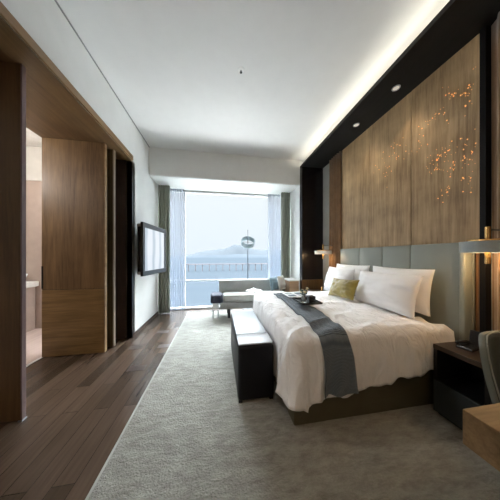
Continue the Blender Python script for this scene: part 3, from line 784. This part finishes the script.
G().lathe([(0, .0), (.16, 0), (.172, .010), (.172, .018), (0, .018)], (.73, 3.84, .655), 40).build('table_top', 'white_lac', stb, smooth='auto')
G().tube([(.75, 3.84, RZ+.01), (.75, 3.84, .655)], .012, 12).build('stem', 'dark_metal', stb, smooth=True)
G().lathe([(0, 0), (.12, 0), (.12, .010), (0, .012)], (.75, 3.84, RZ+.0005), 32).build('foot', 'dark_metal', stb, smooth='auto')
g = G(); g.prism([(.64, .674), (.73, .70), (.82, .674), (.82, .680), (.73, .722), (.64, .680)], 3.78, 3.90, 'y')
tag(g.build('open_book', 'paper'), 'open white book lying face down on the round side table', 'book')
fl = thing('floor_lamp', 'slim floor lamp with a blue grey ring shade behind the sofa', 'lamp', (.75, 4.82, 0))
G().tube([(.75, 4.82, .015), (.75, 4.82, 2.09)], .009, 10).build('pole', 'dark_metal', fl, smooth=True)
G().lathe([(0, 0), (.13, 0), (.13, .012), (0, .016)], (.75, 4.82, .001), 32).build('base', 'dark_metal', fl, smooth='auto')
G().ring(.175, .163, .13, (.75, 4.80, 1.765), 56, Matrix.Rotation(math.radians(43), 3, 'X')).build('ring_shade', 'ring_shade', fl, smooth='auto')
G().tube([(.59, 4.80, 1.765), (.91, 4.80, 1.765)], .005, 8).build('crossbar', 'dark_metal', fl)
sc_ = thing('cabinet', 'little tan wooden cabinet with white top tucked beside the white window reveal', 'cabinet', (1.79, 4.4, 0.016))
B(1.68, 1.915, 4.24, 4.58, .03, .79, bev=.003).build('body', 'tan', sc_)
B(1.665, 1.918, 4.235, 4.60, .79, .825, bev=.004).build('cabinet_top', 'white_lac', sc_)
B(1.70, 1.90, 4.26, 4.56, .0165, .03).build('plinth', 'dark_metal', sc_)

# ------------------------------------------------------------------ outdoors
SZ = -30.
sea = G(); sea.box(-14000, 14000, 40, 16000, SZ-1, SZ)
o = tag(sea.build('sea', 'sea', origin=(0, 0, SZ)), 'calm pale blue sea stretching to the hazy horizon outside the window', 'sea'); o['kind'] = 'structure'
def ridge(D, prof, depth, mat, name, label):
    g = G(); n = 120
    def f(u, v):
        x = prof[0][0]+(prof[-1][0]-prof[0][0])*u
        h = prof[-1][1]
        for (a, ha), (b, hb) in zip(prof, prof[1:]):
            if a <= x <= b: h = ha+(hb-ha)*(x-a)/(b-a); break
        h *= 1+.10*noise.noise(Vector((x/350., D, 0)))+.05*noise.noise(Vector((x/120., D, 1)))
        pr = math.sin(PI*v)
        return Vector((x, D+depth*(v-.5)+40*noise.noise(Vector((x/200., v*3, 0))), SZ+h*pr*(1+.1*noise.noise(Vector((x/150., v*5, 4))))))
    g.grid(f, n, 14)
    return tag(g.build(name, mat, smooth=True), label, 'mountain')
# direction of picture column x at distance D: X = D*(tan)
def colx(px, D): 
    u = (px-250)/F_; return D*(u*cc+ss)/(-u*ss+cc)
def hgt(py, D): return (256-py)*D*1.0/F_-SZ
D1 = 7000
ridge(D1, [(colx(150, D1), 60), (colx(185, D1), hgt(256, D1)), (colx(200, D1), hgt(252, D1)), (colx(215, D1), hgt(250, D1)), (colx(226, D1), hgt(248, D1)), (colx(238, D1), hgt(244.5, D1)), (colx(248, D1), hgt(248, D1)), (colx(258, D1), hgt(250, D1)), (colx(275, D1), hgt(249, D1)), (colx(320, D1), 60)], 1500, 'mount_far', 'mountain', 'mountain ridge tinted pale as if hazed across the sea with its peak behind the lamp')
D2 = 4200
ridge(D2, [(colx(120, D2), 10), (colx(170, D2), 18), (colx(192, D2), 40), (colx(215, D2), hgt(255, D2)), (colx(240, D2), hgt(254, D2)), (colx(262, D2), hgt(255, D2)), (colx(300, D2), 60), (colx(340, D2), 20)], 900, 'mount', 'hill', 'low haze-tinted hills in front of the higher ridge across the sea')
br = thing('bridge', 'long pale bridge on many piers crossing the sea outside the window', 'bridge', (0, 395, SZ))
DB = 395
B(-170, 250, DB-3, DB+3, -16.2, -15.2).build('deck', 'bridge', br)
for k in range(30):
    x = -160+k*14
    if not (-90 < x < 110): continue
    B(x-.5, x+.5, DB-1.5, DB+1.5, SZ, -16.2).build('pier', 'bridge', br)

# ------------------------------------------------------------------ world and lights
w = bpy.data.worlds.new('hazy_sky'); sc.world = w; w.use_nodes = True
n = w.node_tree.nodes; l = w.node_tree.links
bg = n['Background']
tc = n.new('ShaderNodeTexCoord'); sp = n.new('ShaderNodeSeparateXYZ'); l.new(tc.outputs['Generated'], sp.inputs[0])
r = n.new('ShaderNodeValToRGB'); e = r.color_ramp.elements
e[0].position = 0; e[0].color = (.57, .62, .67, 1); e[1].position = .35; e[1].color = (.61, .64, .655, 1)
l.new(sp.outputs['Z'], r.inputs['Fac'])
mr = n.new('ShaderNodeMapRange'); mr.inputs['From Min'].default_value = .34; mr.inputs['From Max'].default_value = .55
mr.inputs['To Min'].default_value = 1.0; mr.inputs['To Max'].default_value = 30.0; mr.interpolation_type = 'SMOOTHSTEP'
l.new(sp.outputs['Z'], mr.inputs['Value']); l.new(mr.outputs[0], bg.inputs['Strength']); mxc = n.new('ShaderNodeMixRGB'); mxc.blend_type = 'MIX'; mxc.inputs[2].default_value = (.64, .68, .71, 1)
mf = n.new('ShaderNodeMapRange'); mf.inputs['From Min'].default_value = .34; mf.inputs['From Max'].default_value = .45; l.new(sp.outputs['Z'], mf.inputs['Value']); l.new(mf.outputs[0], mxc.inputs[0])
l.new(r.outputs['Color'], mxc.inputs[1]); l.new(mxc.outputs[0], bg.inputs['Color'])
def light(name, kind, loc, energy, color, **k):
    ld = bpy.data.lights.new(name, kind); ld.energy = energy; ld.color = color
    for a, v in k.items():
        if a != 'rot': setattr(ld, a, v)
    lo = bpy.data.objects.new(name, ld); col.objects.link(lo); lo.location = loc
    if 'rot' in k: lo.rotation_euler = k['rot']
    return lo
tag(B(-4, 6, 5.4, 9.4, -1.7, -1.5).build('bounce_slab', plain('bounce_slab_paving', (.42, .42, .41), .8)), 'unseen pale slab added below the window to bounce sunlight onto the ceiling', 'bounce_slab')['kind'] = 'structure'  # added reflector below the sightline, throws sunlight up into the room
light('sun', 'SUN', (0, 8, 20), 22, (1, .98, .95), angle=.02, rot=(0, 0, 0))
gb = thing('added_globe_lamp', 'unseen white globe added as the fixture of the bathroom light', 'lamp', (-3.7, 2.4, 3.5))  # made-up fixture for the bathroom light, placed out of view
G().ball((-3.7, 2.4, 2.75), .14, 3).build('globe', emit('opal_glass', (1, .95, .9), 3), gb, smooth=True)
G().tube([(-3.7, 2.4, 2.88), (-3.7, 2.4, 3.499)], .008).build('cord', 'dark_metal', gb)
light('bathroom_lamp', 'POINT', (-3.35, 2.4, 2.75), 62, (1, .95, .9), shadow_soft_size=.12)
light('near_lamp_bulb', 'POINT', (2.22, 1.2, 1.40), 4.0, (1, .66, .34), shadow_soft_size=.05)
light('far_lamp_bulb', 'POINT', (2.17, 3.60, 1.40), 3, (1, .66, .34), shadow_soft_size=.05)

# ------------------------------------------------------------------ camera
cam = bpy.data.cameras.new('camera'); cam.sensor_width = 36; cam.lens = F_/500*36; cam.clip_start = .02; cam.clip_end = 40000
cam.shift_y = 6/500
co = bpy.data.objects.new('camera', cam); col.objects.link(co)
co.location = (0, 0, 1.4); co.rotation_euler = (PI/2, 0, -th)
sc.camera = co
sc.view_settings.view_transform = 'Standard'; sc.view_settings.look = 'None'; sc.view_settings.gamma = 1; sc.view_settings.use_curve_mapping = False
sc.view_settings.exposure = .65
sc.cycles.use_denoising = True
sc.cycles.max_bounces = 10; sc.cycles.diffuse_bounces = 6
sc.cycles.sample_clamp_indirect = 20
